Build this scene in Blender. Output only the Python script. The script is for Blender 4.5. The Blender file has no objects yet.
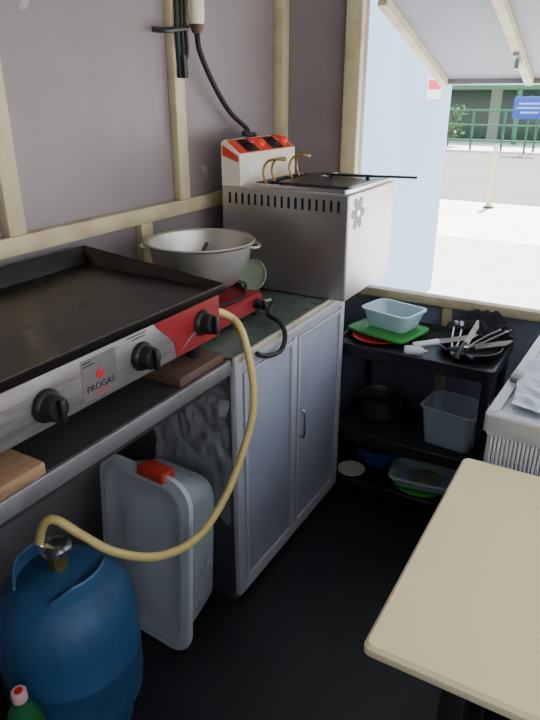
import bpy, bmesh, math, random
from mathutils import Vector, Matrix, Euler, noise
random.seed(4)
scene = bpy.context.scene
C = scene.collection
PI = math.pi
R = math.radians

# ------------------------------------------------------------------ camera
CAMP = Vector((0, 0, 1.5)); FPX = 620.0
PITCH = math.atan(265/620.0); YAW = R(30)
cd = bpy.data.cameras.new('camera'); cam = bpy.data.objects.new('camera', cd); C.objects.link(cam)
cam.location = CAMP; cam.rotation_euler = (PI/2-PITCH, 0, YAW)
cd.sensor_width = 36; cd.lens = FPX/720*36; cd.clip_start = 0.02; cd.clip_end = 300
scene.camera = cam
CM = Euler((PI/2-PITCH, 0, YAW)).to_matrix()
def P(u, v, x=None, y=None, z=None):
    d = CM @ Vector(((u-270)/FPX, (360-v)/FPX, -1))
    if x is not None: t = (x-CAMP.x)/d.x
    elif y is not None: t = (y-CAMP.y)/d.y
    else: t = (z-CAMP.z)/d.z
    return CAMP + d*t

# ------------------------------------------------------------------ materials
def lin(c): return tuple((v/255/12.92 if v/255 <= 0.04045 else ((v/255+0.055)/1.055)**2.4) for v in c)
def mat(name, rgb, rough=.5, metal=0, var=.12, scale=6, bump=0, bscale=60, alpha=1, trans=0, dirt=None, dscale=5, damt=.5, coat=0, emit=0, stretch=None, scuff=None):
    m = bpy.data.materials.new(name); m.use_nodes = True
    nt = m.node_tree; nd = nt.nodes; L = nt.links
    b = nd['Principled BSDF']; col = lin(rgb)
    tc = nd.new('ShaderNodeTexCoord')
    src = tc.outputs['Object']
    if stretch:
        mp = nd.new('ShaderNodeMapping'); mp.inputs['Scale'].default_value = stretch
        L.new(src, mp.inputs['Vector']); src = mp.outputs['Vector']
    no = nd.new('ShaderNodeTexNoise'); no.inputs['Scale'].default_value = scale; no.inputs['Detail'].default_value = 5
    L.new(src, no.inputs['Vector'])
    mx = nd.new('ShaderNodeMix'); mx.data_type = 'RGBA'
    mx.inputs[6].default_value = tuple(max(0, v*(1-var)) for v in col)+(1,)
    mx.inputs[7].default_value = tuple(min(1, v*(1+var)) for v in col)+(1,)
    L.new(no.outputs['Fac'], mx.inputs[0])
    out = mx.outputs[2]
    def overlay(out, colr, sc, p0, p1, amt, det=8):
        n2 = nd.new('ShaderNodeTexNoise'); n2.inputs['Scale'].default_value = sc; n2.inputs['Detail'].default_value = det; n2.inputs['Roughness'].default_value = .65
        L.new(src, n2.inputs['Vector'])
        rp = nd.new('ShaderNodeValToRGB'); rp.color_ramp.elements[0].position = p0; rp.color_ramp.elements[1].position = p1
        rp.color_ramp.elements[0].color = (0, 0, 0, 1); rp.color_ramp.elements[1].color = (amt, amt, amt, 1)
        L.new(n2.outputs['Fac'], rp.inputs[0])
        m2 = nd.new('ShaderNodeMix'); m2.data_type = 'RGBA'
        L.new(rp.outputs[0], m2.inputs[0]); L.new(out, m2.inputs[6]); m2.inputs[7].default_value = lin(colr)+(1,)
        return m2.outputs[2]
    if dirt: out = overlay(out, dirt, dscale, .48, .72, damt)
    if scuff: out = overlay(out, scuff, 7, .70, .73, .6, 3)
    L.new(out, b.inputs['Base Color'])
    b.inputs['Metallic'].default_value = metal
    mr = nd.new('ShaderNodeMapRange'); mr.inputs[3].default_value = max(.02, rough-.05); mr.inputs[4].default_value = min(1, rough+.06)
    L.new(no.outputs['Fac'], mr.inputs[0]); L.new(mr.outputs[0], b.inputs['Roughness'])
    b.inputs['Alpha'].default_value = alpha
    b.inputs['Transmission Weight'].default_value = trans
    b.inputs['Coat Weight'].default_value = coat
    if emit:
        L.new(out, b.inputs['Emission Color']); b.inputs['Emission Strength'].default_value = emit
    if bump:
        n3 = nd.new('ShaderNodeTexNoise'); n3.inputs['Scale'].default_value = bscale; n3.inputs['Detail'].default_value = 4
        L.new(src, n3.inputs['Vector'])
        bp = nd.new('ShaderNodeBump'); bp.inputs['Strength'].default_value = bump; bp.inputs['Distance'].default_value = .01
        L.new(n3.outputs['Fac'], bp.inputs['Height']); L.new(bp.outputs[0], b.inputs['Normal'])
    return m

M = {}
M['wall'] = mat('grey_wall_panel', (136, 127, 128), .38, 0, .06, 1.5, .03, 25, dirt=(108, 97, 95), dscale=1.6, damt=.45, scuff=(180, 172, 168))
M['board'] = mat('grey_sill_board', (136, 141, 158), .5, 0, .1, 4, dirt=(106, 108, 118))
M['cream'] = mat('cream_painted_steel', (200, 187, 150), .45, 0, .10, 8, .05, 60, dirt=(146, 126, 92), dscale=9, damt=.65)
M['floor'] = mat('black_rubber_floor', (24, 25, 30), .42, 0, .3, 4, .25, 140)
M['ceil'] = mat('ceiling_paint', (180, 180, 180), .6)
M['steel'] = mat('stainless_steel', (184, 182, 182), .34, .92, .05, 3, 0, 90, dirt=(150, 144, 140), dscale=2, damt=.35)
M['steel2'] = mat('bright_steel', (205, 205, 208), .25, .95, .06, 8)
M['cutlery'] = mat('used_cutlery_steel', (160, 159, 160), .3, .95, .15, 12)
M['panel'] = mat('brushed_panel_steel', (146, 142, 142), .38, .6, .10, 6, .02, 60, stretch=(1, 2, 20), dirt=(92, 78, 68), dscale=2.5, damt=.7)
M['alu'] = mat('pale_aluminium', (198, 194, 188), .36, .85, .08, 7, .05, 30)
M['iron'] = mat('seasoned_black_iron', (23, 18, 16), .27, .2, .2, 2, .03, 20, dirt=(42, 31, 26), dscale=1.5, damt=.5)
M['worn'] = mat('worn_plate_rim', (62, 55, 50), .4, .6, .4, 20, .1, 60, dirt=(34, 28, 25), dscale=20, damt=.8)
M['black'] = mat('black_plastic', (24, 24, 26), .4, 0, .2, 10)
M['blackm'] = mat('black_matt_rubber', (20, 20, 22), .65, 0, .2, 10)
M['cloth'] = mat('black_cloth', (22, 22, 26), .9, 0, .3, 30, .3, 200)
M['shelf'] = mat('dark_shelf_plastic', (32, 33, 40), .45, 0, .2, 8, .05, 70)
M['red'] = mat('dull_red_enamel', (140, 24, 32), .38, 0, .12, 8, dirt=(98, 20, 24), dscale=6, damt=.6)
M['redp'] = mat('red_plastic', (196, 40, 32), .35, 0, .1, 8)
M['clip'] = mat('dull_red_clip', (176, 54, 38), .5, 0, .15, 8)
M['orange'] = mat('orange_red_sticker', (206, 62, 38), .35, 0, .1, 9)
M['lamp'] = mat('red_lamp_lens', (240, 70, 40), .2, 0, .1, 9, emit=.25)
M['creamp'] = mat('cream_plastic', (224, 216, 196), .4, 0, .06, 8)
M['post'] = mat('yellowed_post_paint', (190, 176, 134), .5, 0, .08, 8)
M['white'] = mat('white_plastic', (228, 230, 232), .35, 0, .05, 8)
M['label'] = mat('white_sticker', (232, 232, 232), .4, 0, .04, 8)
M['pink'] = mat('pinkish_cap_plastic', (226, 176, 176), .4, 0, .06, 8)
M['silver'] = mat('silver_sticker', (128, 125, 127), .4, .5, .05, 8, dirt=(108, 100, 96), dscale=8)
M['ink'] = mat('dark_ink', (24, 24, 28), .5, 0, .05, 8)
M['wood'] = mat('raw_pine_wood', (150, 118, 86), .65, 0, .3, 5, .2, 30, stretch=(12, 2, 12), dirt=(70, 52, 38), dscale=3, damt=.7)
M['wood2'] = mat('dark_stained_wood', (88, 64, 50), .6, 0, .3, 5, .2, 30, stretch=(12, 2, 12), dirt=(44, 36, 30), dscale=4, damt=.7)
M['counter'] = mat('dark_metal_worktop', (66, 64, 66), .36, .4, .2, 6, .06, 30, dirt=(48, 42, 40))
M['lidm'] = mat('dull_steel_lid', (96, 94, 94), .32, .8, .15, 6, .04, 30)
M['edge'] = mat('aluminium_edge', (150, 150, 153), .4, .7, .1, 9, dirt=(90, 86, 84), dscale=8)
M['emb'] = mat('etched_emblem', (120, 118, 118), .5, .7, .1, 9)
M['stone'] = mat('mottled_green_worktop', (72, 84, 76), .28, 0, .5, 28, .05, 50, dirt=(38, 40, 36), dscale=14, damt=.8)
M['stedge'] = mat('worn_worktop_edging', (176, 170, 152), .5, 0, .12, 9, dirt=(110, 102, 88), dscale=12, damt=.7)
M['door'] = mat('lilac_grey_door_panel', (160, 164, 182), .38, .1, .06, 3, .02, 30, dirt=(136, 138, 150), dscale=2, damt=.5)
M['doorf'] = mat('white_aluminium_frame', (190, 191, 198), .4, .3, .06, 8)
M['cabside'] = mat('dark_cabinet_side', (66, 66, 70), .3, .2, .2, 4)
M['hose'] = mat('yellow_gas_hose', (208, 184, 114), .42, 0, .08, 20)
M['blue'] = mat('blue_painted_cylinder', (44, 88, 128), .52, .05, .25, 5, .12, 35, dirt=(26, 46, 66), dscale=5, damt=.75)
M['blue2'] = mat('scuffed_pale_blue_steel', (62, 106, 140), .5, .1, .3, 8, .1, 35, dirt=(28, 48, 66), dscale=9, damt=.8)
M['brass'] = mat('brass', (190, 160, 100), .35, .9, .1, 20)
M['bin'] = mat('cloudy_clear_plastic', (206, 213, 220), .28, 0, .06, 5, alpha=.38)
M['binlid'] = mat('cloudy_pale_lid_plastic', (200, 206, 212), .32, 0, .06, 5, alpha=.54)
M['binrim'] = mat('pale_bin_rim', (204, 209, 214), .35, 0, .06, 5, alpha=.74)
M['tub'] = mat('clear_blue_plastic', (200, 226, 232), .25, 0, .05, 6, alpha=.72)
M['clear'] = mat('clear_plastic', (196, 212, 222), .2, 0, .05, 6, alpha=.4)
M['film'] = mat('crumpled_clear_film', (214, 218, 224), .08, 0, .1, 12, .4, 60, alpha=.24)
M['sheet'] = mat('pale_plastic_sheet', (186, 196, 208), .3, 0, .08, 9, .1, 30, dirt=(212, 218, 224), dscale=10)
M['green'] = mat('green_plastic', (66, 168, 70), .4, 0, .1, 8)
M['palegreen'] = mat('grey_green_plastic', (146, 162, 140), .5, 0, .1, 40, .2, 120)
M['bluep'] = mat('blue_plastic', (48, 88, 164), .4, 0, .1, 8)
M['yel'] = mat('yellow_plastic', (186, 162, 84), .4, 0, .1, 8)
M['bottle'] = mat('green_bottle_plastic', (40, 110, 60), .15, 0, .1, 8, alpha=.75)
M['table'] = mat('cream_laminate_tabletop', (240, 223, 170), .42, 0, .03, 4, .01, 90, dirt=(234, 214, 158), dscale=3, damt=.4)
M['tedge'] = mat('cream_table_edging', (238, 226, 188), .45, 0, .05, 6)
M['dark'] = mat('dark_painted_steel', (40, 38, 38), .5, .3, .2, 8)
M['grey'] = mat('dull_grey_metal', (100, 100, 104), .4, .7, .2, 8)
M['glass'] = mat('cooler_lid_panel', (196, 204, 210), .34, 0, .05, 4)
M['cool'] = mat('white_enamelled_steel', (222, 222, 220), .35, 0, .04, 5)
M['lidf'] = mat('pale_metal_lid_frame', (196, 197, 198), .35, .3, .08, 6)
M['oil'] = mat('dark_fryer_oil', (38, 26, 16), .12, 0, .2, 4)
M['hatch'] = mat('grey_hatch_panel', (130, 131, 136), .45, 0, .06, 3, dirt=(112, 112, 116), dscale=2)
M['outwall'] = mat('pale_blue_wall_paint', (160, 184, 210), .8, 0, .04, 1.5, dirt=(150, 174, 200), dscale=1)
M['pave'] = mat('bright_pavement', (220, 217, 210), .8, 0, .08, 2, dirt=(200, 197, 190), dscale=1.2)
M['paveshade'] = mat('shade_toned_paving_near', (176, 176, 176), .8, 0, .10, 3, dirt=(150, 150, 150), dscale=2)  # shadow over the near paving, put into its colour
M['road'] = mat('grey_asphalt', (92, 91, 88), .85, 0, .2, 1.5, .2, 30, dirt=(110, 108, 103), dscale=.6)
M['bldg'] = mat('shaded_facade', (128, 138, 124), .8, 0, .15, 1, dirt=(100, 110, 98))
M['bdark'] = mat('dark_shopfront', (48, 66, 58), .4, 0, .3, 1)
M['gpost'] = mat('green_painted_rail', (36, 100, 68), .5, 0, .1, 4)
M['sign'] = mat('blue_sign_board', (36, 76, 180), .5, 0, .08, 4)
M['signline'] = mat('pale_blue_print', (150, 176, 222), .5, 0, .08, 4)
M['signred'] = mat('red_sign_board', (214, 50, 44), .5, 0, .08, 4)
M['leaf'] = mat('dark_leaves', (50, 86, 44), .7, 0, .4, 6)

# ------------------------------------------------------------------ mesh helpers
def crom(pts, k=6, closed=False):
    pts = [Vector(p) for p in pts]; n = len(pts); out = []
    rng = range(n) if closed else range(n-1)
    for i in rng:
        if closed: a, b, c, d = pts[i-1], pts[i], pts[(i+1) % n], pts[(i+2) % n]
        else: a, b, c, d = pts[max(i-1, 0)], pts[i], pts[i+1], pts[min(i+2, n-1)]
        for j in range(k):
            t = j/k
            out.append(.5*((2*b)+(c-a)*t+(2*a-5*b+4*c-d)*t*t+(3*b-a-3*c+d)*t**3))
    if not closed: out.append(pts[-1])
    return out
def rr(w, d, r, z, n=5, cx=0, cy=0):
    o = []
    for sx, sy, a0 in ((1, 1, 0), (-1, 1, 90), (-1, -1, 180), (1, -1, 270)):
        for k in range(n+1):
            a = R(a0+90*k/n)
            o.append(Vector((cx+sx*(w/2-r)+r*math.cos(a), cy+sy*(d/2-r)+r*math.sin(a), z)))
    return o
def circ(r, z, n=32, cx=0, cy=0): return [Vector((cx+r*math.cos(2*PI*k/n), cy+r*math.sin(2*PI*k/n), z)) for k in range(n)]
class MB:
    def __init__(s): s.bm = bmesh.new()
    def merge(s, tb, T=None):
        if T is not None: tb.transform(T)
        me = bpy.data.meshes.new('t'); tb.to_mesh(me); s.bm.from_mesh(me); bpy.data.meshes.remove(me); tb.free(); return s
    def box(s, lo, hi, bev=0, seg=2, T=None):
        tb = bmesh.new(); lo = Vector(lo); hi = Vector(hi)
        bmesh.ops.create_cube(tb, size=1)
        d = hi-lo
        for v in tb.verts: v.co = Vector((v.co.x*d.x, v.co.y*d.y, v.co.z*d.z))+(lo+hi)/2
        if bev: bmesh.ops.bevel(tb, geom=tb.edges[:], offset=bev, segments=seg, affect='EDGES', profile=.5)
        return s.merge(tb, T)
    def loft(s, rings, cap0=True, cap1=True, T=None, closed=False):
        tb = bmesh.new(); vs = [[tb.verts.new(p) for p in r] for r in rings]; n = len(rings[0])
        m = len(vs)
        for i in range(m if closed else m-1):
            a, b = vs[i], vs[(i+1) % m]
            for k in range(n):
                try: tb.faces.new((a[k], a[(k+1) % n], b[(k+1) % n], b[k]))
                except ValueError: pass
        if not closed:
            if cap0: tb.faces.new(vs[0])
            if cap1: tb.faces.new(vs[-1])
        bmesh.ops.recalc_face_normals(tb, faces=tb.faces[:])
        return s.merge(tb, T)
    def lathe(s, prof, c=(0, 0, 0), n=36, T=None, cap0=True, cap1=True):
        X = Matrix.Translation(Vector(c))
        return s.loft([circ(max(r, .0004), z, n) for r, z in prof], cap0, cap1, (T @ X) if T is not None else X)
    def tube(s, pts, r, n=10, k=6, closed=False, smooth=True):
        p = crom(pts, k, closed) if smooth else [Vector(q) for q in pts]
        m = len(p); rings = []; up = None
        for i in range(m):
            if closed: t = (p[(i+1) % m]-p[i-1]).normalized()
            else: t = (p[min(i+1, m-1)]-p[max(i-1, 0)]).normalized()
            if up is None:
                up = Vector((0, 0, 1)) if abs(t.z) < .9 else Vector((1, 0, 0))
            up = (up-t*up.dot(t)).normalized(); sd = t.cross(up)
            rad = r(i/(m-1)) if callable(r) else r
            rings.append([p[i]+rad*(math.cos(2*PI*q/n)*up+math.sin(2*PI*q/n)*sd) for q in range(n)])
        return s.loft(rings, closed=closed)
    def bar(s, p0, p1, w, h, up=(0, 0, 1)):
        p0 = Vector(p0); p1 = Vector(p1); t = (p1-p0).normalized(); up = Vector(up); up = (up-t*up.dot(t)).normalized(); sd = t.cross(up)
        q = lambda p: [p+sd*a*w/2+up*b*h/2 for a, b in ((1, 1), (-1, 1), (-1, -1), (1, -1))]
        return s.loft([q(p0), q(p1)])
    def cyl(s, p0, p1, r0, r1=None, n=20):
        p0 = Vector(p0); p1 = Vector(p1); r1 = r0 if r1 is None else r1
        t = (p1-p0).normalized(); up = Vector((0, 0, 1)) if abs(t.z) < .9 else Vector((1, 0, 0)); up = (up-t*up.dot(t)).normalized(); sd = t.cross(up)
        q = lambda p, r: [p+r*(math.cos(2*PI*k/n)*up+math.sin(2*PI*k/n)*sd) for k in range(n)]
        return s.loft([q(p0, r0), q(p1, r1)])
    def prism(s, pts, off):
        off = Vector(off); a = [Vector(p) for p in pts]
        return s.loft([a, [p+off for p in a]])
    def grid(s, f, nx, ny):
        tb = bmesh.new(); g = [[tb.verts.new(f(i/nx, j/ny)) for j in range(ny+1)] for i in range(nx+1)]
        for i in range(nx):
            for j in range(ny): tb.faces.new((g[i][j], g[i+1][j], g[i+1][j+1], g[i][j+1]))
        return s.merge(tb)
    def mesh(s, name, offset=None, ang=38):
        if offset is not None: bmesh.ops.translate(s.bm, verts=s.bm.verts[:], vec=-Vector(offset))
        me = bpy.data.meshes.new(name); s.bm.to_mesh(me); s.bm.free()
        for p in me.polygons: p.use_smooth = True
        me.set_sharp_from_angle(angle=R(ang))
        return me

def tag(o, label=None, cat=None, group=None, kind=None):
    if label: o['label'] = label
    if cat: o['category'] = cat
    if group: o['group'] = group
    if kind: o['kind'] = kind
    return o
def thing(name, label, cat, loc, rz=0, group=None):
    o = bpy.data.objects.new(name, None); C.objects.link(o); o.empty_display_size = .05
    o.location = loc; o.rotation_euler = (0, 0, rz)
    return tag(o, label, cat, group)
def part(name, mb, m, parent, label=None, world=True):
    root = parent
    while root.parent: root = root.parent
    me = mb.mesh(name, root.location if world else None)
    me.materials.append(m); o = bpy.data.objects.new(name, me); C.objects.link(o); o.parent = parent
    if label: o['label'] = label
    return o
def solo(name, mb, m, label, cat, loc, group=None, kind=None, world=True, rot=(0, 0, 0)):
    me = mb.mesh(name, loc if world else None); me.materials.append(m)
    o = bpy.data.objects.new(name, me); C.objects.link(o); o.location = loc; o.rotation_euler = rot
    return tag(o, label, cat, group, kind)
def struct(name, mb, m, loc=(0, 0, 0)):
    return solo(name, mb, m, None, None, loc, kind='structure')
def text_mb(body, size, T, ext=.0004):
    cu = bpy.data.curves.new('txt', 'FONT'); cu.body = body; cu.size = size; cu.extrude = ext; cu.align_x = 'CENTER'; cu.align_y = 'CENTER'; cu.resolution_u = 3
    ob = bpy.data.objects.new('txt', cu); C.objects.link(ob)
    bpy.context.view_layer.update()
    me = bpy.data.meshes.new_from_object(ob.evaluated_get(bpy.context.evaluated_depsgraph_get()))
    bpy.data.objects.remove(ob); bpy.data.curves.remove(cu)
    me.transform(T); mb = MB(); mb.bm.from_mesh(me); bpy.data.meshes.remove(me); return mb
def face_x(x, y, z): return Matrix(((0, 0, 1, x), (1, 0, 0, y), (0, 1, 0, z), (0, 0, 0, 1)))   # text facing +X
def tub_rings(w, d, h, r, taper, t=.003, lip=.008):
    wb, db = w*taper, d*taper
    return [rr(wb-.012, db-.012, r*.8, 0), rr(wb, db, r, .006), rr(w, d, r, h-.006), rr(w+2*lip, d+2*lip, r+lip, h-.006), rr(w+2*lip, d+2*lip, r+lip, h),
            rr(w-2*t, d-2*t, r, h), rr(wb-2*t, db-2*t, r*.9, .009), rr(wb-.02, db-.02, r*.7, .005)]

# ------------------------------------------------------------------ the setting
XL, XR, YB, YF, ZC = -1.37, .95, 2.45, -1.25, 2.12
struct('floor', MB().box((XL-.03, YF, -.06), (XR+.03, YB+.03, 0)), M['floor'])
struct('ceiling', MB().box((XL-.06, YF, ZC), (XR+.06, YB+.05, ZC+.05)), M['ceil'])
struct('wall_left', MB().box((XL-.03, YF, -.06), (XL, YB+.03, ZC)), M['wall'])
struct('wall_back', MB().box((XL, YB, .742), (-1.0, YB+.03, ZC)).box((-1.0, YB, 1.835), (XR, YB+.03, ZC)), M['wall'])
struct('wall_back.001', MB().box((XL, YB, 0), (XR, YB+.03, .742)), M['board'])
struct('wall_right', MB().box((XR, YF, -.06), (XR+.03, YB+.03, .86)).box((XR, YF, 1.98), (XR+.03, YB+.03, ZC)).box((XR, 2.2, .86), (XR+.03, YB+.03, 1.98)), M['wall'])
struct('wall_front', MB().box((XL, YF-.03, -.06), (XR+.03, YF, ZC)), M['wall'])
n = [0]
def trim(lo, hi, bev=.004):
    n[0] += 1
    c = (Vector(lo)+Vector(hi))/2
    struct('trim_%d' % n[0], MB().box(lo, hi, bev), M['cream'], (c.x, c.y, min(lo[2], hi[2])))
trim((XL, YF, 1.122), (XL+.03, 2.40, 1.170))          # long rail on the left wall
for y in (.34, 1.045, 1.745):
    trim((XL, y-.027, 1.170), (XL+.03, y+.027, ZC))
for y in (.34, 1.535):
    trim((XL, y-.027, .0), (XL+.03, y+.027, 1.122))
trim((XL, 2.40, 0), (XL+.045, 2.45, ZC))
trim((-1.065, 2.41, .755), (-1.0, 2.45, ZC))         # jamb of the back opening
trim((XL+.045, 2.405, .715), (XR, 2.45, .752))          # sill rail
q = P(449, 305, y=2.44)
trim((q.x-.02, 2.425, 0), (q.x+.02, 2.45, .715))

# ------------------------------------------------------------------ outside
GZ = -.45
struct('ground', MB().box((-40, 9.4, GZ-.1), (40, 12.9, GZ)), M['pave'])
struct('ground.001', MB().box((-40, 12.9, GZ-.1), (40, 25.5, GZ-.05)), M['road'])
struct('ground.002', MB().box((-40, 25.5, GZ-.1), (40, 60, GZ)), M['pave'])
struct('ground.003', MB().box((-40, -30, GZ-.1), (40, 9.4, GZ)), M['paveshade'])
struct('wall_outside', MB().box((-2.0, 2.62, GZ), (-1.75, 6.55, 3.3)), M['outwall'])

q = P(434, 87, x=-1.745)
s = thing('wall_sign', 'small red and white sign at the far end of the pale blue wall outside', 'sign', (-1.75, q.y, q.z))
part('board', MB().box((-1.75, q.y-.22, q.z-.10), (-1.738, q.y+.22, q.z+.07)), M['label'], s)
part('red_panel', MB().box((-1.738, q.y-.19, q.z-.02), (-1.735, q.y+.19, q.z+.055)), M['signred'], s)

q = P(488, 208, z=GZ)
s = thing('street_post', 'slim pale post standing at the edge of the road outside', 'post', (q.x, q.y, GZ))
part('post', MB().cyl((q.x, q.y, GZ), (q.x, q.y, GZ+1.08), .05, .045).lathe([(.05, 0), (.035, .03), (.005, .04)], (q.x, q.y, GZ+1.08), 16), M['post'], s)
part('base_plate', MB().cyl((q.x, q.y, GZ), (q.x, q.y, GZ+.03), .10), M['dark'], s)

s = thing('railing', 'green metal railing along the far side of the road', 'railing', (-7, 25.8, GZ))
for k in range(14):
    x = -14+k*1.15
    part('post', MB().box((x-.04, 25.76, GZ), (x+.04, 25.84, GZ+1.45), .008), M['gpost'], s)
for z in (.35, .9, 1.42):
    part('rail', MB().box((-14.1, 25.77, GZ+z-.03), (1.1, 25.83, GZ+z+.03), .006), M['gpost'], s)
q = P(530, 108, y=24.8)
s = thing('street_sign', 'blue sign board on a post across the road', 'sign', (q.x, 24.8, GZ))
part('post', MB().cyl((q.x, 24.85, GZ), (q.x, 24.85, q.z+.4), .04), M['gpost'], s)
part('board', MB().box((q.x-.55, 24.78, q.z-.36), (q.x+.55, 24.81, q.z+.36), .01), M['sign'], s)
for k, (w, dz) in enumerate(((.38, .14), (.44, .0), (.3, -.15))):
    part('pale_line', MB().box((q.x-w, 24.77, q.z+dz-.03), (q.x+w, 24.78, q.z+dz+.03)), M['signline'], s)
s = thing('shop_building', 'shaded low shop building behind the green railing across the road', 'building', (-8, 31, GZ))
part('facade', MB().box((-20, 31, GZ), (6, 36, 5)), M['bldg'], s)
part('awning', MB().prism([(-18, 31, 2.5), (-18, 29.3, 1.95), (-18, 29.3, 1.75), (-18, 31, 1.9)], (22, 0, 0)), M['gpost'], s)
for k in range(9):
    x = -18+k*2.4
    part('shutter', MB().box((x, 30.95, GZ+.1), (x+1.9, 31.02, 1.7), .02), M['bdark'] if k % 3 else M['label'], s)
for k in range(7):
    x = -17+k*3.0
    part('column', MB().box((x-.1, 29.35, GZ), (x+.1, 29.55, 1.8), .01), M['creamp'] if k % 2 else M['gpost'], s)
def shrub(x, y, h, lab):
    mb = MB(); rnd = random.Random(int(x*10))
    for k in range(140):
        a = rnd.random()*6.28; rad = .55*math.sqrt(rnd.random()); z = GZ+.25+rnd.random()*h
        c = Vector((x+rad*math.cos(a), y+rad*math.sin(a), z)); e = Vector((rnd.uniform(-1, 1), rnd.uniform(-1, 1), rnd.uniform(-.3, 1))).normalized()*.26
        f = e.cross(Vector((rnd.random(), rnd.random(), 1))).normalized()*.08
        mb.loft([[c, c+e*.5+f, c+e, c+e*.5-f]], cap0=True, cap1=False)
    t = thing('shrub', lab, 'shrub', (x, y, GZ))
    part('foliage', mb, M['leaf'], t)
    part('stem', MB().cyl((x, y, GZ), (x, y, GZ+h), .03), M['wood2'], t)
shrub(-7.2, 27.2, 1.3, 'dark leafy shrub behind the railing, nearest the pale blue wall')

# ------------------------------------------------------------------ hatch
HA = Vector((0, 2.485, 1.835)); HB = Vector((0, 3.41, 1.572)); hd = (HB-HA).normalized(); hn = Vector((0, -hd.z, hd.y))
if hn.z < 0: hn = -hn
s = thing('window_hatch', 'raised grey hatch flap with cream ribs propped open above the back opening', 'hatch', (-.1, 2.485, 1.835))
x0, x1 = -.975, .96
part('panel', MB().prism([HA+Vector((x0, 0, 0)), HB+Vector((x0, 0, 0)), HB+hn*.02+Vector((x0, 0, 0)), HA+hn*.02+Vector((x0, 0, 0))], (x1-x0, 0, 0)), M['hatch'], s)
for x in (-.952, -.545, -.14, .265, .67):
    part('rib', MB().bar(HA+Vector((x, 0, 0))-hn*.016, HB+Vector((x, 0, 0))-hn*.016, .036, .032, hn), M['cream'], s)
part('edge_rail', MB().bar(HB+Vector((x0, .012, 0)), HB+Vector((x1, .012, 0)), .022, .05, hn), M['edge'], s)
part('hinge', MB().cyl((x0, 2.485, 1.862), (x1, 2.485, 1.862), .012), M['dark'], s)
lp = HA.lerp(HB, .60)+Vector((-.545, 0, 0))-hn*.036
part('latch', MB().bar(lp-hd*.06, lp+hd*.06, .024, .02, hn).cyl(lp-hn*.01, lp-hn*.045, .010), M['edge'], s, 'small steel fitting')

# ------------------------------------------------------------------ worktop (left)
s = thing('worktop', 'dark metal worktop along the left wall under the griddle', 'worktop', (-1.1, .4, .83))
part('top', MB().box((-1.335, YF+.05, .832), (-.845, 1.24, .86), .003), M['counter'], s)
part('edging', MB().box((-.845, YF+.05, .822), (-.832, 1.24, .862), .003), M['edge'], s)
part('under_rail', MB().box((-.875, YF+.05, .80), (-.848, 1.24, .832), .003), M['counter'], s)
for y in (-1.1, .22):
    part('leg', MB().box((-.885, y-.02, 0), (-.848, y+.02, .80), .003), M['dark'], s)

# ------------------------------------------------------------------ cabinet
CX, CY0, CY1 = -.84, 1.27, 2.0
s = thing('cabinet', 'low two-door cabinet with lilac-grey doors under the fryer', 'cabinet', (-1.09, 1.635, 0))
part('body', MB().box((-1.335, CY0, .0), (CX-.02, CY1, .835), .004), M['cabside'], s)
fr = MB()
fr.box((CX-.02, CY0, .03), (CX, CY0+.035, .835), .003).box((CX-.02, CY1-.025, .03), (CX, CY1, .835), .003)
fr.box((CX-.02, CY0+.035, .03), (CX, CY1-.025, .065), .003).box((CX-.02, CY0+.035, .80), (CX, CY1-.025, .835), .003)
fr.box((CX-.02, 1.608, .065), (CX, 1.632, .80), .003)
part('frame', fr, M['doorf'], s)
for a, b in ((CY0+.037, 1.606), (1.634, CY1-.027)):
    d = part('door', MB().box((CX-.018, a, .067), (CX-.004, b, .798), .002), M['door'], s)
    e = MB().box((CX-.004, a+.002, .07), (CX+.004, a+.016, .795), .002).box((CX-.004, b-.016, .07), (CX+.004, b-.002, .795), .002)
    e.box((CX-.004, a+.016, .07), (CX+.004, b-.016, .084), .002).box((CX-.004, a+.016, .781), (CX+.004, b-.016, .795), .002)
    part('door_edging', e, M['doorf'], d)
    if b > 1.9:
        part('handle', MB().tube([(CX, a+.012, .53), (CX+.02, a+.012, .528), (CX+.024, a+.012, .48), (CX+.02, a+.012, .432), (CX, a+.012, .43)], .005, 8), M['steel2'], d)
part('top', MB().box((-1.335, 1.255, .836), (-.842, 2.40, .86), .003), M['stone'], s)
part('top_edging', MB().box((-.842, 1.255, .838), (-.832, 2.02, .861), .003), M['stedge'], s)

# crinkled film hanging on the cabinet side
def filmf(a, b):
    x = -1.12+.265*a; z = .33+.465*b
    rd = lambda s_, o: (1-2*abs(noise.noise(Vector((x*s_, z*s_*.8, o)))))
    d = rd(14, 1.3)*.012+rd(31, 4.1)*.007+rd(62, 2.2)*.003
    return (x+.012*noise.noise(Vector((0, z*12, 3)))*(1+a), 1.243+max(-.022, min(.022, d-.008)), z+.03*noise.noise(Vector((x*20, 0, 7)))*(1-b))
solo('plastic_film', MB().grid(filmf, 70, 110), M['film'], 'crinkled clear plastic film hanging on the side of the cabinet', 'plastic film', (-.97, 1.243, .33))

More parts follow.
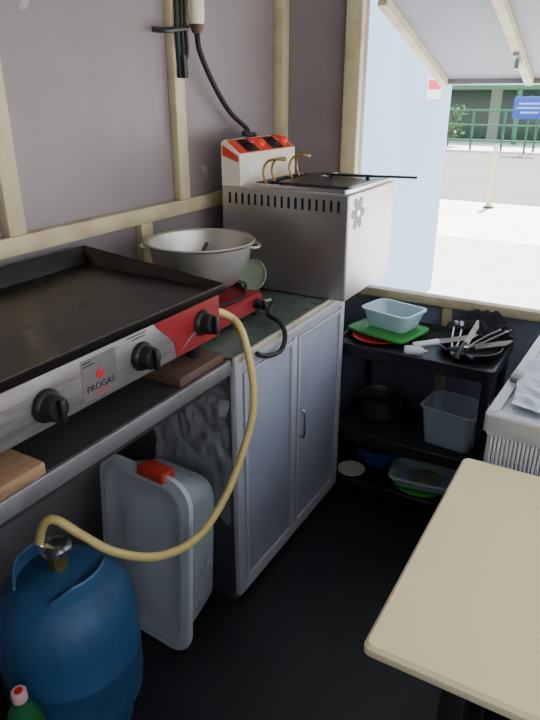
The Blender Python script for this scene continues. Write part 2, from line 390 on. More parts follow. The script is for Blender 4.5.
# ------------------------------------------------------------------ griddle
GX, GY0, GY1 = -.862, .40, 1.235
PZ0, PZ1 = .930, 1.042
s = thing('griddle', 'long gas griddle with black plate, steel front and three black knobs', 'griddle', (-1.1, .82, .89))
part('body', MB().box((-1.325, GY0+.005, .925), (GX-.008, GY1-.004, 1.041), .004), M['dark'], s)
p = part('front_panel', MB().box((GX-.008, GY0, PZ0), (GX, GY1, PZ1), .0035), M['panel'], s)
zt, zb = PZ1-.0035, PZ0+.0035
edge = [(GX+.0002, .982+.05*math.sin(PI*k/10)*(.4+.6*k/10)+.07*(k/10)**2, zt-(zt-zb)*k/10) for k in range(11)]
part('red_panel', MB().prism([(GX+.0002, GY1-.003, zt)]+edge+[(GX+.0002, GY1-.003, zb)], (.0015, 0, 0)), M['red'], p, 'red end of the front panel')
sw = [(GX+.0018, 1.075+.14*k/12, .945+.028*math.sin(PI*k/12)) for k in range(13)]
part('swoosh', MB().tube(sw, lambda t: .0005+.0035*math.sin(PI*t), 6, 1, smooth=False), M['silver'], p)
part('sticker', MB().box((GX, .762, .940), (GX+.0006, .858, 1.028)), M['silver'], p, 'silver grey maker sticker')
def flame(cy, cz, k):
    o = [(-.2, 0), (-.75, .35), (-1, .8), (-.9, 1.25), (-.55, 1.6), (-.72, 1.1), (-.5, .75), (-.42, 1.35), (-.1, 1.85), (.3, 2.35), (.22, 1.8), (.02, 1.3), (.1, .85), (.38, 1.15), (.5, 1.6), (.9, 1.2), (1, .75), (.75, .3), (.2, 0)]
    return [(GX+.0007, cy+a*k, cz+b*k) for a, b in o]
part('flame_emblem', MB().prism(flame(.81, .977, .0115), (.0008, 0, 0)), M['redp'], p)
part('lettering', text_mb('PROGAS', .0205, face_x(GX+.0012, .81, .963)), M['ink'], p)
part('small_lettering', MB().box((GX+.0006, .787, .9485), (GX+.0014, .833, .951)), M['redp'], p)
for y0_, y1_, z0_ in ((.767, .79, 1.020), (.767, .80, 1.013), (.895, .955, 1.030), (.91, .95, 1.0225)):
    part('print_line', MB().box((GX+.0004, y0_, z0_), (GX+.0012, y1_, z0_+.0022)), M['ink'], p)
for y, z in ((1.156, .988), (.934, .980), (.671, .977)):
    kb = part('knob', MB().lathe([(.0, 0), (.031, 0), (.033, .004), (.031, .010), (.026, .014), (.0245, .034), (.021, .038), (.0, .038)], n=30, T=Matrix.Translation((GX, y, z)) @ Matrix.Rotation(PI/2, 4, 'Y')), M['black'], s)
    part('grip', MB().box((GX+.030, y-.006, z-.023), (GX+.050, y+.006, z+.023), .003), M['black'], kb)
gx0, gx1, gy0, gy1 = -1.332, -.850, GY0-.012, GY1+.012
def gring(ins, zf, zb):
    return [Vector((gx1-ins, gy0+ins, zf)), Vector((gx1-ins, gy1-ins, zf)), Vector((gx0+ins, gy1-ins, zb)), Vector((gx0+ins, gy0+ins, zb))]
part('cooking_plate', MB().loft([gring(.003, 1.042, 1.042), gring(0, 1.046, 1.046), gring(0, 1.063, 1.106), gring(.002, 1.065, 1.108), gring(.005, 1.063, 1.105), gring(.020, 1.053, 1.062), gring(.035, 1.051, 1.060)]), M['iron'], s)
part('plate_rim', MB().tube([(gx1-.002, gy0+.003, 1.064), (gx1-.002, gy1-.002, 1.064), (gx0+.003, gy1-.002, 1.107)], .0022, 8, 1, smooth=False), M['worn'], s, 'worn bare metal rim')
for x in (-.90, -1.29):
    for y in (.50, 1.17):
        part('foot', MB().cyl((x, y, .8865), (x, y, .926), .017, .02), M['black'], s)
part('gas_inlet', MB().cyl((-.90, GY1-.004, .985), (-.90, GY1+.022, .985), .009).cyl((-.90, GY1+.010, .985), (-.90, GY1+.020, .985), .014, n=6), M['brass'], s)

solo('wood_block', MB().box((-1.31, 1.04, .8602), (-.845, 1.225, .886), .004), M['wood2'], 'dark brown wooden board under the red end of the griddle', 'wood board', (-1.07, 1.13, .8602))
solo('wood_block', MB().box((-1.31, .36, .8602), (-.838, .632, .886), .004), M['wood'], 'raw tan wooden board under the griddle near the worktop corner', 'wood board', (-1.07, .5, .8602))

# ------------------------------------------------------------------ hose
pts = [Vector((-.90, 1.258, .985)), P(232, 318, x=-.875), P(243, 335, x=-.83), P(252, 375, x=-.80), P(253, 410, x=-.79), P(245, 445, x=-.79), P(226, 495, x=-.79), P(198, 537, x=-.80), P(160, 556, x=-.82),
       P(115, 552, x=-.87), P(80, 534, x=-.93), P(56, 520, x=-.975), P(44, 524, x=-1.0), Vector((-1.025, .722, .562))]
solo('gas_hose', MB().tube(pts, .0105, 12, 8), M['hose'], 'yellow rubber gas hose looping from griddle down to the blue gas cylinder', 'hose', (-.9, 1.0, .5))

# ------------------------------------------------------------------ gas cylinder
gc = Vector((-1.0, .745, 0))
s = thing('gas_cylinder', 'blue steel gas cylinder on the floor under the worktop', 'gas cylinder', gc)
part('body', MB().lathe([(.0, .03), (.10, .032), (.14, .055), (.162, .10), (.167, .15), (.167, .235), (.1685, .238), (.1685, .248), (.167, .251), (.167, .345), (.16, .392), (.14, .432), (.10, .462), (.055, .478), (.03, .482), (.0, .483)], gc, 48), M['blue'], s)
part('foot_ring', MB().loft([circ(.13, 0, 40, gc.x, gc.y), circ(.135, .075, 40, gc.x, gc.y), circ(.127, .075, 40, gc.x, gc.y), circ(.123, 0, 40, gc.x, gc.y)], closed=True), M['blue'], s)
for a0, a1 in ((-55, 60), (125, 240)):
    rings = []
    for k in range(21):
        a = R(a0+(a1-a0)*k/20); e = min(k, 20-k)/5.0; top = .470+.028*min(1, e)
        c_, s_ = math.cos(a), math.sin(a)
        rings.append([Vector((gc.x+rd*c_, gc.y+rd*s_, z)) for rd, z in ((.099, .452), (.099, top), (.1025, top+.004), (.106, top), (.104, .452))])
    part('collar', MB().loft(rings), M['blue2'], s)
vl = part('valve', MB().cyl(gc+Vector((0, 0, .475)), gc+Vector((0, 0, .51)), .018).cyl(gc+Vector((0, 0, .50)), gc+Vector((0, 0, .53)), .024, n=6), M['brass'], s)
part('regulator', MB().lathe([(0, 0), (.03, 0), (.036, .006), (.036, .016), (.025, .026), (.01, .03), (0, .03)], gc+Vector((0, 0, .53)), 24).cyl(gc+Vector((0, 0, .543)), gc+Vector((-.024, -.022, .552)), .010), M['steel2'], vl)

# ------------------------------------------------------------------ storage bin standing on end, leaning back
s = thing('storage_bin', 'cloudy clear plastic storage bin with lid standing on end beside the blue cylinder', 'storage bin', (-1.022, 1.03, .001))
T = Matrix.Translation((0, .155, .287)) @ Matrix.Rotation(PI/2, 4, 'X')
part('tub', MB().loft(tub_rings(.305, .52, .15, .065, .84), T=T), M['bin'], s, world=False)
part('rim', MB().loft([rr(.32, .535, .065, .146), rr(.34, .562, .072, .146), rr(.343, .57, .074, .153), rr(.34, .562, .072, .162), rr(.32, .535, .065, .162)], closed=True, T=T), M['binrim'], s, world=False)
part('lid', MB().loft([rr(.315, .53, .065, .154), rr(.325, .54, .068, .160), rr(.295, .51, .06, .168), rr(.28, .495, .06, .168), rr(.265, .48, .055, .163), rr(.165, .37, .04, .163), rr(.15, .355, .04, .166)], T=T), M['binlid'], s, world=False)
part('clip', MB().box((-.01, -.018, .548), (.085, .035, .580), .006), M['clip'], s, 'dull red-orange latch clip', world=False)
s.rotation_euler = (R(-4.5), 0, R(-4))

# ------------------------------------------------------------------ bottle
b = P(20, 690, z=.335); b.z = 0; b.y -= .004
s = thing('soda_bottle', 'green plastic soda bottle with pinkish cap in front of the gas cylinder', 'bottle', b)
part('body', MB().lathe([(0, .004), (.03, 0), (.042, .008), (.046, .03), (.046, .10), (.043, .12), (.046, .14), (.046, .21), (.04, .25), (.026, .29), (.0145, .31), (.0135, .327), (0, .327)], b, 28), M['bottle'], s)
cp = part('cap', MB().lathe([(.016, .312), (.0165, .313), (.0165, .334), (.0145, .337), (0, .337)], b, 28), M['pink'], s)
part('cap_print', MB().lathe([(.009, .3371), (.009, .3378), (0, .3378)], b, 24), M['redp'], cp)

# ------------------------------------------------------------------ red stove and bowl
s = thing('gas_stove', 'red enamelled tabletop gas stove beneath the aluminium bowl', 'stove', (-1.1, 1.49, .86))
part('body', MB().loft([rr(.27, .25, .02, .878, cx=-1.1, cy=1.49), rr(.285, .265, .02, .882, cx=-1.1, cy=1.49), rr(.285, .265, .02, .924, cx=-1.1, cy=1.49), rr(.27, .25, .02, .932, cx=-1.1, cy=1.49)]), M['red'], s)
for x in (-1.22, -.98):
    for y in (1.38, 1.60): part('foot', MB().cyl((x, y, .8602), (x, y, .881), .012, .016), M['black'], s)
part('burner', MB().lathe([(.0, .932), (.05, .932), (.05, .944), (.04, .953), (.0, .953)], (-1.1, 1.49, 0), 28), M['dark'], s)
g = MB()
for k in range(4):
    a = PI/4+k*PI/2; c_, s_ = math.cos(a), math.sin(a)
    g.tube([(-1.1+.13*c_, 1.49+.13*s_, .931), (-1.1+.13*c_, 1.49+.13*s_, .963), (-1.1+.04*c_, 1.49+.04*s_, .963)], .005, 8, 4)
g.tube([(-1.1+.13*math.cos(2*PI*k/24), 1.49+.13*math.sin(2*PI*k/24), .937) for k in range(24)], .004, 6, 2, closed=True)
part('grate', g, M['dark'], s)
part('knob', MB().cyl((-.958, 1.57, .905), (-.93, 1.57, .905), .017, .015).box((-.93, 1.566, .891), (-.922, 1.574, .919), .002), M['black'], s)
part('gas_pipe', MB().cyl((-.958, 1.615, .90), (-.928, 1.624, .90), .008).cyl((-.94, 1.62, .90), (-.932, 1.623, .90), .012, n=6), M['steel2'], s)

bc = Vector((-1.1, 1.49, .9685))
s = thing('mixing_bowl', 'wide aluminium bowl with side handles on the red stove', 'bowl', bc)
pr = [(0, 0), (.085, 0), (.108, .006), (.13, .026), (.148, .062), (.160, .112), (.168, .116), (.170, .120), (.167, .123), (.157, .119), (.144, .064), (.126, .030), (.104, .010), (.08, .005), (0, .005)]
part('bowl', MB().lathe([(r_*.965, z_*1.12) for r_, z_ in pr], bc, 56), M['alu'], s)
for sg in (1, -1):
    ax = Vector((.87, .5, 0))*sg; tn = Vector((-.5, .87, 0))*sg; o_ = bc+Vector((0, 0, .118))
    part('handle', MB().tube([o_+ax*.149-tn*.034, o_+ax*.166-tn*.032, o_+ax*.176, o_+ax*.166+tn*.032, o_+ax*.149+tn*.034], .005, 8), M['alu'], s)
sp = thing('wooden_spoon', 'brown wooden spoon resting inside the aluminium bowl', 'spoon', bc+Vector((-.02, .03, .012)))
a_ = bc+Vector((-.03, -.02, .014)); z_ = bc+Vector((-.055, .108, .098))
part('handle', MB().tube([a_, a_.lerp(z_, .5), z_], .006, 8, 4), M['wood2'], sp)
part('spoon_bowl', MB().loft([[a_+Vector((.026*math.cos(t)*w+.0, .034*math.sin(t)*w-.026, h)) for t in [2*PI*k/20 for k in range(20)]] for w, h in ((.5, -.006), (1, 0), (.9, .004), (.4, -.002))]), M['wood2'], sp)

T = Matrix.Translation((-1.115, 1.80, .862)) @ Matrix.Rotation(R(72), 4, 'X') @ Matrix.Translation((0, .056, 0))
solo('disc', MB().lathe([(0, 0), (.035, 0), (.05, .004), (.056, .010), (.054, .012), (.048, .007), (.033, .003), (0, .003)], T=T, n=32), M['palegreen'], 'grey-green round saucer leaning against the fryer behind the bowl', 'disc', (-1.115, 1.81, .862))  # round thing of unknown kind, modelled as a shallow dish

pts = [Vector((-.926, 1.626, .90)), P(268, 314, z=.895), P(280, 322, x=-.83), P(285, 335, x=-.815), P(281, 350, x=-.815), P(268, 356, x=-.815), P(257, 354, x=-.82)]
solo('rubber_hose', MB().tube(pts, .0075, 10, 8), M['blackm'], 'short black rubber hose looping from the red stove over the worktop edge', 'hose', (-.87, 1.6, .86))

# ------------------------------------------------------------------ fryer
fx0, fx1, fy0, fy1, fz0, fz1 = -1.258, -.776, 1.84, 2.26, .8625, 1.212
s = thing('deep_fryer', 'stainless steel deep fryer with slotted front and red control panel', 'fryer', (-1.02, 2.05, .86))
fcx, fcy = (fx0+fx1)/2, (fy0+fy1)/2; W, D = fx1-fx0, fy1-fy0
tx = fcx+.045
part('body', MB().loft([rr(W-.008, D-.008, .006, fz0, 3, fcx, fcy), rr(W, D, .008, fz0+.004, 3, fcx, fcy), rr(W, D, .008, fz1-.004, 3, fcx, fcy), rr(W-.008, D-.008, .006, fz1, 3, fcx, fcy),
     rr(W-.13, D-.05, .02, fz1, 3, tx, fcy), rr(W-.14, D-.06, .02, fz1-.17, 3, tx, fcy)]), M['steel'], s)
part('rim', MB().loft([rr(W-.11, D-.03, .02, fz1+.0005, 4, tx, fcy), rr(W-.11, D-.03, .02, fz1+.012, 4, tx, fcy), rr(W-.134, D-.054, .02, fz1+.012, 4, tx, fcy), rr(W-.134, D-.054, .02, fz1-.02, 4, tx, fcy)], closed=False, cap0=False, cap1=False), M['steel2'], s)
part('oil', MB().box((tx-(W-.145)/2, fcy-(D-.065)/2, fz1-.165), (tx+(W-.145)/2, fcy+(D-.065)/2, fz1-.075)), M['oil'], s)
vs = MB()
for k in range(17):
    x = fx0+.035+k*(W-.07)/16
    o = [(-.0045, fz1-.058), (.0045, fz1-.058), (.0045, fz1-.024), (0, fz1-.019), (-.0045, fz1-.024)]
    vs.loft([[Vector((x+a, fy0-.0012, z)) for a, z in o], [Vector((x+a, fy0+.004, z)) for a, z in o]])
part('vent_slots', vs, M['blackm'], s)
em = MB(); eq = P(358, 213, x=fx1)
em.prism([(fx1, eq.y+rd*math.cos(t), eq.z+rd*math.sin(t)) for t, rd in [(2*PI*k/96, .016+.040*abs(math.cos(3*2*PI*k/96))**.6) for k in range(96)]], (.0012, 0, 0))
fe = part('flower_emblem', em, M['emb'], s)
part('flower_centre', MB().cyl((fx1+.0012, eq.y, eq.z), (fx1+.0022, eq.y, eq.z), .011), M['steel2'], fe)
hx0, hx1 = fx0, fx0+.075
hp = [(hx0, 1.845, fz1-.002), (hx0, 1.845, 1.352), (hx0+.012, 1.845, 1.36), (hx1, 1.845, 1.315), (hx1, 1.845, fz1-.002)]
ch = part('control_box', MB().prism(hp, (0, .395, 0)), M['creamp'], s)
sdv = Vector((hx1-hx0-.012, 0, 1.315-1.36)); sn = Vector((.045, 0, .063)).normalized()
def slant(t, y, h=0): return Vector((hx0+.012, y, 1.36))+sdv*t+sn*h
part('control_sticker', MB().prism([slant(.05, 1.852, .0002), slant(.95, 1.852, .0002), slant(.95, 2.232, .0002), slant(.05, 2.232, .0002)], sn*.001), M['orange'], ch, 'orange-red control sticker')
part('end_sticker', MB().prism([(hx0+.006, 1.8449, 1.345), (hx1-.006, 1.8449, 1.31), (hx1-.006, 1.8449, 1.290), (hx0+.006, 1.8449, 1.31)], (0, -.001, 0)), M['orange'], ch)
for y in (1.955, 2.13):
    part('black_panel', MB().prism([slant(.1, y-.05, .0013), slant(.9, y-.05, .0013), slant(.9, y+.035, .0013), slant(.1, y+.035, .0013)], sn*.0006), M['ink'], ch)
    kk = part('knob', MB().cyl(slant(.5, y-.01, .001), slant(.5, y-.01, .006), .026, .026, 24).cyl(slant(.5, y-.01, .006), slant(.5, y-.01, .022), .020, .017, 24), M['black'], ch)
    part('red_cap', MB().cyl(slant(.5, y-.01, .022), slant(.5, y-.01, .026), .016, .013, 24), M['redp'], kk)
for y in (2.035, 2.205):
    part('pilot_lamp', MB().cyl(slant(.5, y, .001), slant(.5, y, .016), .014, .011, 16), M['lamp'], ch)
part('front_label', MB().box((hx1, 1.90, 1.235), (hx1+.001, 2.0, 1.29)), M['label'], ch)
lx0, lx1, ly0, ly1, lz = -1.06, -.79, 1.885, 2.235, fz1+.0125
lcx, lcy = (lx0+lx1)/2, (ly0+ly1)/2
ld = part('lid', MB().loft([rr(lx1-lx0, ly1-ly0, .015, lz, 4, lcx, lcy), rr(lx1-lx0, ly1-ly0, .015, lz+.006, 4, lcx, lcy), rr(lx1-lx0-.01, ly1-ly0-.01, .012, lz+.007, 4, lcx, lcy), rr(lx1-lx0-.03, ly1-ly0-.03, .012, lz+.004, 4, lcx, lcy)]), M['lidm'], s, 'flat dull steel lid')
part('lid_handle', MB().bar((-.98, 2.10, lz+.014), (-.66, 2.15, lz+.016), .016, .007).cyl((-.96, 2.103, lz+.003), (-.96, 2.103, lz+.014), .007).cyl((-.83, 2.123, lz+.003), (-.83, 2.123, lz+.014), .007), M['black'], ld)

def basket(y0, y1, lab):
    x0, x1, z0, z1 = tx-.155, tx+.15, fz1-.07, fz1+.004
    t = thing('fryer_basket', lab, 'fryer basket', ((x0+x1)/2, (y0+y1)/2, z0), group='wire baskets in the fryer')
    w = MB()
    for z in (z0, z1): w.tube([(x0, y0, z), (x1, y0, z), (x1, y1, z), (x0, y1, z), (x0, y0, z)], .0025, 6, 1, smooth=False)
    for k in range(13):
        x = x0+(x1-x0)*k/12
        w.tube([(x, y0, z1), (x, y0, z0), (x, y1, z0), (x, y1, z1)], .0012, 5, 1, smooth=False)
    for k in range(8):
        y = y0+(y1-y0)*k/7
        w.tube([(x0, y, z1), (x0, y, z0), (x1, y, z0), (x1, y, z1)], .0012, 5, 1, smooth=False)
    part('wire_mesh', w, M['dark'], t)
    ym = (y0+y1)/2
    part('handle', MB().tube([(x0, ym-.03, z1), (x0-.012, ym-.03, z1+.04), (x0+.005, ym-.026, z1+.074), (x0+.045, ym-.02, z1+.082), (x0+.055, ym, z1+.078), (x0+.045, ym+.02, z1+.082), (x0+.005, ym+.026, z1+.074), (x0-.012, ym+.03, z1+.04), (x0, ym+.03, z1)], .0045, 8), M['brass'], t, 'brass coloured wire handle')
basket(1.88, 2.03, 'wire basket with looped handle nearest the slotted front of the fryer')
basket(2.07, 2.22, 'wire basket with looped handle in the rear half of the fryer')

# ------------------------------------------------------------------ wall electrics
q = P(193, 14, x=XL+.03)
s = thing('wall_socket', 'cream plug in a wall socket high on the stud above the griddle', 'socket', (XL, q.y, q.z))
part('plate', MB().box((XL, q.y-.035, q.z-.04), (XL+.018, q.y+.035, q.z+.09), .005), M['creamp'], s)
part('plug', MB().lathe([(.0, 0), (.016, 0), (.024, .012), (.026, .03), (.026, .075), (.022, .085), (0, .085)], (XL+.043, q.y, q.z-.035), 20), M['creamp'], s)
part('cable_gland', MB().cyl((XL+.043, q.y, q.z-.055), (XL+.043, q.y, q.z-.03), .015, .024), M['wood2'], s)
pts = [Vector((XL+.043, q.y, q.z-.055)), P(200, 52, x=XL+.045), P(214, 85, x=XL+.045), P(230, 112, x=XL+.05), P(247, 129, x=XL+.06), Vector((-1.275, 2.02, 1.372)), Vector((-1.266, 2.08, 1.364))]
solo('power_cable', MB().tube(pts, .009, 10, 8), M['blackm'], 'thick black power cable hanging from the wall plug down to the fryer', 'cable', (XL+.045, 1.95, 1.37))
s = thing('cable_bundle', 'black cable bundle hanging on the cream stud beside the wall plug', 'cable', P(180, 75, x=XL+.037))
for dx, e in ((0, 78), (5, 72), (9, 60)):
    part('cable', MB().tube([P(175+dx, -25, x=XL+.037), P(176+dx, 20, x=XL+.040), P(178+dx, 50, x=XL+.037), P(180+dx*.6, e, x=XL+.038)], .0065, 8), M['blackm'], s)
part('cable_clamp', MB().tube([P(152, 29, x=XL+.012), P(165, 30, x=XL+.04), P(187, 28, x=XL+.045)], .008, 8), M['black'], s)
part('connector', MB().tube([P(183, 55, x=XL+.042), P(185, 78, x=XL+.042)], .012, 8), M['black'], s)

# ------------------------------------------------------------------ shelf unit
SX0, SX1, SY0, SY1 = -.895, -.295, 2.02, 2.40
scx, scy = (SX0+SX1)/2, (SY0+SY1)/2; SW, SD = SX1-SX0, SY1-SY0
s = thing('shelf_unit', 'black three-tier plastic shelf unit below the back sill', 'shelf unit', (scx, scy, 0))
TZ = (.042, .262, .628)
for z in TZ:
    part('shelf', MB().loft([rr(SW-.01, SD-.01, .02, z-.035, 4, scx, scy), rr(SW, SD, .022, z-.03, 4, scx, scy), rr(SW, SD, .022, z+.010, 4, scx, scy), rr(SW-.006, SD-.006, .02, z+.013, 4, scx, scy), rr(SW-.022, SD-.022, .018, z+.011, 4, scx, scy), rr(SW-.03, SD-.03, .016, z, 4, scx, scy)]), M['shelf'], s)
for x in (SX0+.025, SX1-.025):
    for y in (SY0+.025, SY1-.025):
        part('post', MB().cyl((x, y, 0), (x, y, .60), .015, n=16), M['shelf'], s)

def plate(c, r, m, lab, h=.016):
    solo('plate', MB().lathe([(0, 0), (r*.62, 0), (r*.96, h*.75), (r, h), (r*.95, h), (r*.6, .005), (0, .005)], c, 40), m, lab, 'plate', c)
def bowl(c, r, h, m, lab):
    solo('bowl', MB().lathe([(0, 0), (r*.55, 0), (r*.82, h*.35), (r*.96, h*.95), (r, h*.97), (r*.96, h), (r*.91, h*.95), (r*.77, h*.4), (r*.5, .006), (0, .006)], c, 40), m, lab, 'bowl', c)
# -- on the top shelf
z = TZ[2]
plate(Vector((-.765, 2.165, z)), .099, M['redp'], 'red plastic plate at the bottom of the pile under the green board')
solo('cutting_board', MB().loft([rr(.255, .21, .03, 0), rr(.262, .217, .033, .004), rr(.262, .217, .033, .012), rr(.25, .205, .03, .013), rr(.24, .195, .028, .009)]), M['green'], 'green plastic board under the pale blue tub on the shelf unit', 'board', (-.745, 2.225, z+.0175), world=False, rot=(0, 0, R(-14)))
s = thing('plastic_tub', 'pale blue open plastic tub on the green board', 'tub', (-.735, 2.245, z+.031), R(-14))
part('tub', MB().loft(tub_rings(.205, .155, .075, .028, .82)), M['tub'], s, world=False)
pc = Vector((-.42, 2.20, z))
s = thing('round_pan', 'black round shallow pan full of utensils on the shelf unit', 'pan', pc)
part('pan', MB().lathe([(0, .0005), (.085, .0005), (.105, .012), (.112, .03), (.115, .031), (.110, .032), (.10, .014), (.08, .006), (0, .006)], pc, 44), M['black'], s)
part('handle', MB().tube([pc+Vector((.02, -.108, .028)), pc+Vector((.03, -.135, .034)), pc+Vector((.045, -.158, .038))], .008, 8), M['black'], s)
def clothf(a, b):
    x = -.53+.225*a; y = 2.255+.13*b
    return (x, y, z+.034+.05*(noise.noise(Vector((x*17, y*19, 2)))+.5)+.012*noise.noise(Vector((x*50, y*50, 5)))+.05*b*(1-abs(2*a-1)))
solo('black_cloth', MB().grid(clothf, 40, 26), M['cloth'], 'crumpled black cloth lying behind the utensils on the top shelf', 'cloth', (-.41, 2.33, z+.03))
def tongs(c, rz, tilt, lab):
    t = thing('tongs', lab, 'tongs', c, rz, 'steel tongs in the black pan')
    t.rotation_euler = (0, tilt, rz)
    for sg in (1, -1):
        part('arm', MB().tube([(-.11, 0, 0), (-.05, sg*.010, 0), (.03, sg*.014, .002), (.085, sg*.012, 0)], lambda k: .0032, 6).prism([(.08, sg*.012-.007, -.002), (.104, sg*.010-.008, -.002), (.11, sg*.010, -.002), (.104, sg*.010+.008, -.002), (.08, sg*.012+.007, -.002)], (0, 0, .004)), M['cutlery'], t, world=False)
    part('spring', MB().cyl((-.112, 0, -.006), (-.112, 0, .006), .008), M['cutlery'], t, world=False)
tongs((-.475, 2.20, z+.050), R(100), R(-14), 'steel tongs leaning leftmost in the black pan')
tongs((-.365, 2.215, z+.060), R(62), R(-8), 'steel tongs lying rightmost in the black pan')
def knife(c, rz, tilt, hm, lab):
    t = thing('kitchen_knife', lab, 'knife', c)
    t.rotation_euler = (R(35), tilt, rz)
    part('blade', MB().prism([(0, -.010, 0), (.12, -.010, 0), (.155, .004, 0), (.15, .010, 0), (0, .010, 0)], (0, 0, .0016)), M['cutlery'], t, world=False)
    part('handle', MB().loft([[Vector((x, w*math.cos(a), .001+.008*math.sin(a))) for a in [2*PI*k/12 for k in range(12)]] for x, w in ((-.10, .008), (-.095, .012), (-.05, .010), (-.005, .012), (.0, .010))]), hm, t, world=False)
knife((-.43, 2.16, z+.044), R(86), R(-16), M['black'], 'black-handled kitchen knife standing across the middle of the black pan')
knife((-.40, 2.165, z+.036), R(40), R(-3), M['dark'], 'dark-handled kitchen knife below the rightmost tongs in the black pan')
knife((-.52, 2.135, z+.044), R(40), R(-4), M['white'], 'white-handled kitchen knife resting on the left rim of the black pan')
s = thing('squeeze_bottle', 'white squeeze bottle lying at the front of the top shelf', 'bottle', (-.58, 2.07, z), R(20))
T = Matrix.Translation((-.045, 0, .0185)) @ Matrix.Rotation(PI/2, 4, 'Y')
part('body', MB().lathe([(0, 0), (.015, .0), (.018, .005), (.018, .05), (.013, .062), (0, .062)], T=T, n=20), M['white'], s, world=False)
part('nozzle', MB().lathe([(.012, .06), (.012, .068), (.006, .072), (.003, .085), (0, .085)], T=T, n=16), M['creamp'], s, world=False)

# -- middle shelf
z = TZ[1]
s = thing('plastic_tub', 'clear plastic tub alone at the right of the middle shelf', 'tub', (-.44, 2.165, z), R(-6))
part('tub', MB().loft(tub_rings(.205, .17, .16, .025, .86)), M['clear'], s, world=False)
pc = Vector((-.76, 2.25, z))
s = thing('saucepan', 'dull grey saucepan at the left of the middle shelf', 'saucepan', pc)
part('pot', MB().lathe([(0, 0), (.075, 0), (.085, .008), (.088, .085), (.092, .088), (.087, .089), (.083, .083), (.08, .01), (0, .006)], pc, 40), M['grey'], s)
part('handle', MB().tube([pc+Vector((.06, -.062, .07)), pc+Vector((.10, -.10, .078)), pc+Vector((.15, -.15, .08))], .009, 8), M['black'], s)
bowl(Vector((-.60, 2.31, z)), .065, .06, M['dark'], 'dark grey bowl between saucepan and clear tub on the middle shelf')
# -- bottom shelf
z = TZ[0]
bowl(Vector((-.74, 2.23, z)), .11, .095, M['bluep'], 'deep blue plastic bowl on the bottom shelf')
bowl(Vector((-.737, 2.232, z+.056)), .09, .052, M['black'], 'black bowl nested inside the blue bowl on the bottom shelf')
solo('disc', MB().lathe([(0, 0), (.04, 0), (.056, .010), (.059, .014), (.055, .015), (.035, .005), (0, .005)], (-.815, 2.095, z), 32), M['creamp'], 'cream round lid at the left end of the bottom shelf', 'disc', (-.815, 2.095, z))  # a loose lid, modelled as a shallow dish
plate(Vector((-.535, 2.145, z)), .113, M['green'], 'green plastic plate under the cloudy tray on the bottom shelf')
s = thing('food_tray', 'cloudy oblong plastic tray on the green plate on the bottom shelf', 'tray', (-.515, 2.14, z+.0175), R(8))
part('tray', MB().loft(tub_rings(.26, .16, .045, .03, .88)), M['tub'], s, world=False)
plate(Vector((-.515, 2.142, z+.024)), .068, M['palegreen'], 'grey-green plate lying inside the cloudy tray on the bottom shelf', .012)
bowl(Vector((-.57, 2.315, z)), .065, .075, M['white'], 'white bowl behind the cloudy tray, next to the blue bowl')
bowl(Vector((-.40, 2.31, z)), .07, .06, M['yel'], 'yellow bowl at the right end of the bottom shelf')

# ------------------------------------------------------------------ table
tz = .80
a_ = P(462, 455, z=tz); b_ = P(365, 645, z=tz)
tx0 = (a_.x+b_.x)/2; ty0, ty1 = b_.y, a_.y; tx1 = .55
s = thing('table', 'cream laminate table at the right, nearest the camera', 'table', ((tx0+tx1)/2, (ty0+ty1)/2, 0))
tcx, tcy, tw, td = (tx0+tx1)/2, (ty0+ty1)/2, tx1-tx0, ty1-ty0
part('tabletop', MB().loft([rr(tw-.005, td-.005, .010, tz-.003, 4, tcx, tcy), rr(tw-.010, td-.010, .010, tz, 4, tcx, tcy)]), M['table'], s)
part('edging', MB().loft([rr(tw-.004, td-.004, .010, tz-.020, 4, tcx, tcy), rr(tw, td, .011, tz-.017, 4, tcx, tcy), rr(tw, td, .011, tz-.006, 4, tcx, tcy), rr(tw-.005, td-.005, .010, tz-.003, 4, tcx, tcy)]), M['tedge'], s)
part('apron', MB().box((tx0+.08, ty0+.05, tz-.07), (tx1-.05, ty1-.05, tz-.020), .003), M['dark'], s)
for x in (tx0+.12, tx1-.08):
    for y in (ty0+.07, ty1-.07):
        part('leg', MB().box((x-.016, y-.016, 0), (x+.016, y+.016, tz-.04), .003), M['dark'], s)

# ------------------------------------------------------------------ cooler
kx0, kx1, ky0, ky1, kz = -.185, .45, 1.275, 2.25, .865
s = thing('chest_cooler', 'white chest cooler with pale lid and ribbed front behind the cream table', 'cooler', ((kx0+kx1)/2, (ky0+ky1)/2, 0))
part('body', MB().box((kx0, ky0+.012, .06), (kx1, ky1, kz-.046), .006), M['cool'], s)
gr = MB()
for k in range(72):
    x = kx0+.012+k*(kx1-kx0-.024)/71
    gr.box((x-.0028, ky0+.004, .30), (x+.0028, ky0+.012, kz-.055), .0012, 1)
gr.box((kx0, ky0+.002, kz-.056), (kx1, ky0+.013, kz-.046), .002).box((kx0, ky0+.002, .27), (kx1, ky0+.013, .30), .002)
part('front_grille', gr, M['cool'], s)
kcx, kcy, kw, kd = (kx0+kx1)/2, (ky0+ky1)/2, kx1-kx0+.016, ky1-ky0+.016
part('lid_frame', MB().loft([rr(kw, kd, .012, kz-.044, 4, kcx, kcy), rr(kw, kd, .012, kz-.004, 4, kcx, kcy), rr(kw-.008, kd-.008, .012, kz, 4, kcx, kcy), rr(kw-.05, kd-.05, .012, kz, 4, kcx, kcy), rr(kw-.05, kd-.05, .012, kz-.043, 4, kcx, kcy)], closed=True), M['lidf'], s)
part('lid_panel', MB().box((kx0+.018, ky0+.018, kz-.014), (kx1-.018, kcy+.03, kz-.009)), M['glass'], s)
part('lid_panel', MB().box((kx0+.018, kcy-.03, kz-.008), (kx1-.018, ky1-.018, kz-.003)), M['glass'], s)
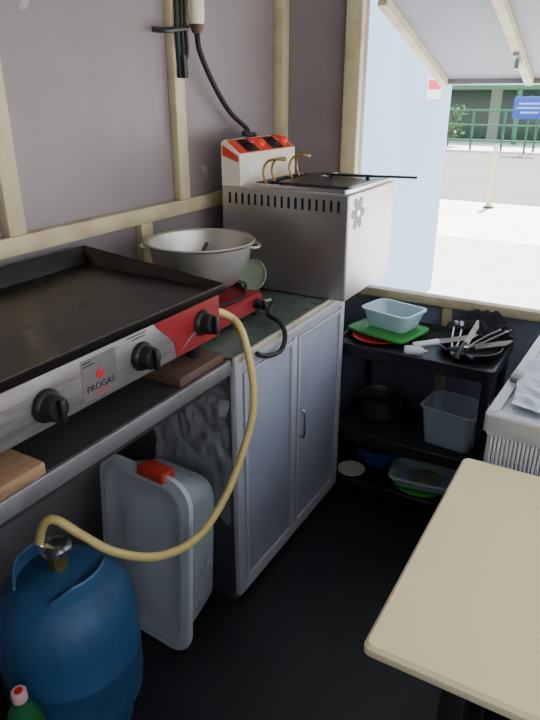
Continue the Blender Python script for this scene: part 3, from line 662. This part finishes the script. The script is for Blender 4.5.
part('lid_handle', MB().box((kx0+.06, kcy-.03, kz-.003), (kx1-.06, kcy-.01, kz+.008), .003), M['edge'], s)
q = P(512, 377, z=kz)
part('latch', MB().box((q.x-.012, q.y-.03, kz), (q.x+.012, q.y+.03, kz+.012), .004), M['edge'], s)
for x in (kx0+.05, kx1-.05):
    for y in (ky0+.06, ky1-.06): part('foot', MB().cyl((x, y, 0), (x, y, .065), .02), M['black'], s)
s.rotation_euler = (0, 0, R(-3)); s.location.x += .025; s.location.y -= .017
def sheetf(a, b):
    x = -.155+.40*a; y = 1.32+.27*b
    rd = 1-2*abs(noise.noise(Vector((x*16, y*16, 0))))
    return (x+.006*math.sin(y*20), y+.005*math.sin(x*25)-.03*a, kz+.003+.004*max(0, rd)+.002*(1+noise.noise(Vector((x*40, y*40, 3)))))
solo('plastic_sheet', MB().grid(sheetf, 60, 50), M['sheet'], 'pale crinkled shiny sheet lying on the lid of the cooler', 'sheet', (.04, 1.44, kz+.002))

# ------------------------------------------------------------------ light
w = bpy.data.worlds.new('world'); scene.world = w; w.use_nodes = True
nt = w.node_tree; bg = nt.nodes['Background']
tc = nt.nodes.new('ShaderNodeTexCoord'); sx = nt.nodes.new('ShaderNodeSeparateXYZ'); rp = nt.nodes.new('ShaderNodeValToRGB')
rp.color_ramp.elements[0].position = 0.0; rp.color_ramp.elements[0].color = (.98, .97, .95, 1)
rp.color_ramp.elements[1].position = .7; rp.color_ramp.elements[1].color = (.66, .79, 1, 1)
nt.links.new(tc.outputs['Generated'], sx.inputs[0]); nt.links.new(sx.outputs['Z'], rp.inputs[0]); nt.links.new(rp.outputs[0], bg.inputs['Color'])
bg.inputs['Strength'].default_value = 3.5
sd = bpy.data.lights.new('sun', 'SUN'); sd.energy = 34; sd.angle = R(1); sd.color = (1, .96, .90)
so = bpy.data.objects.new('sun', sd); C.objects.link(so)
so.rotation_euler = Vector((.02, .5, .86)).to_track_quat('Z', 'Y').to_euler()
so.location = (-2, 8, 12)
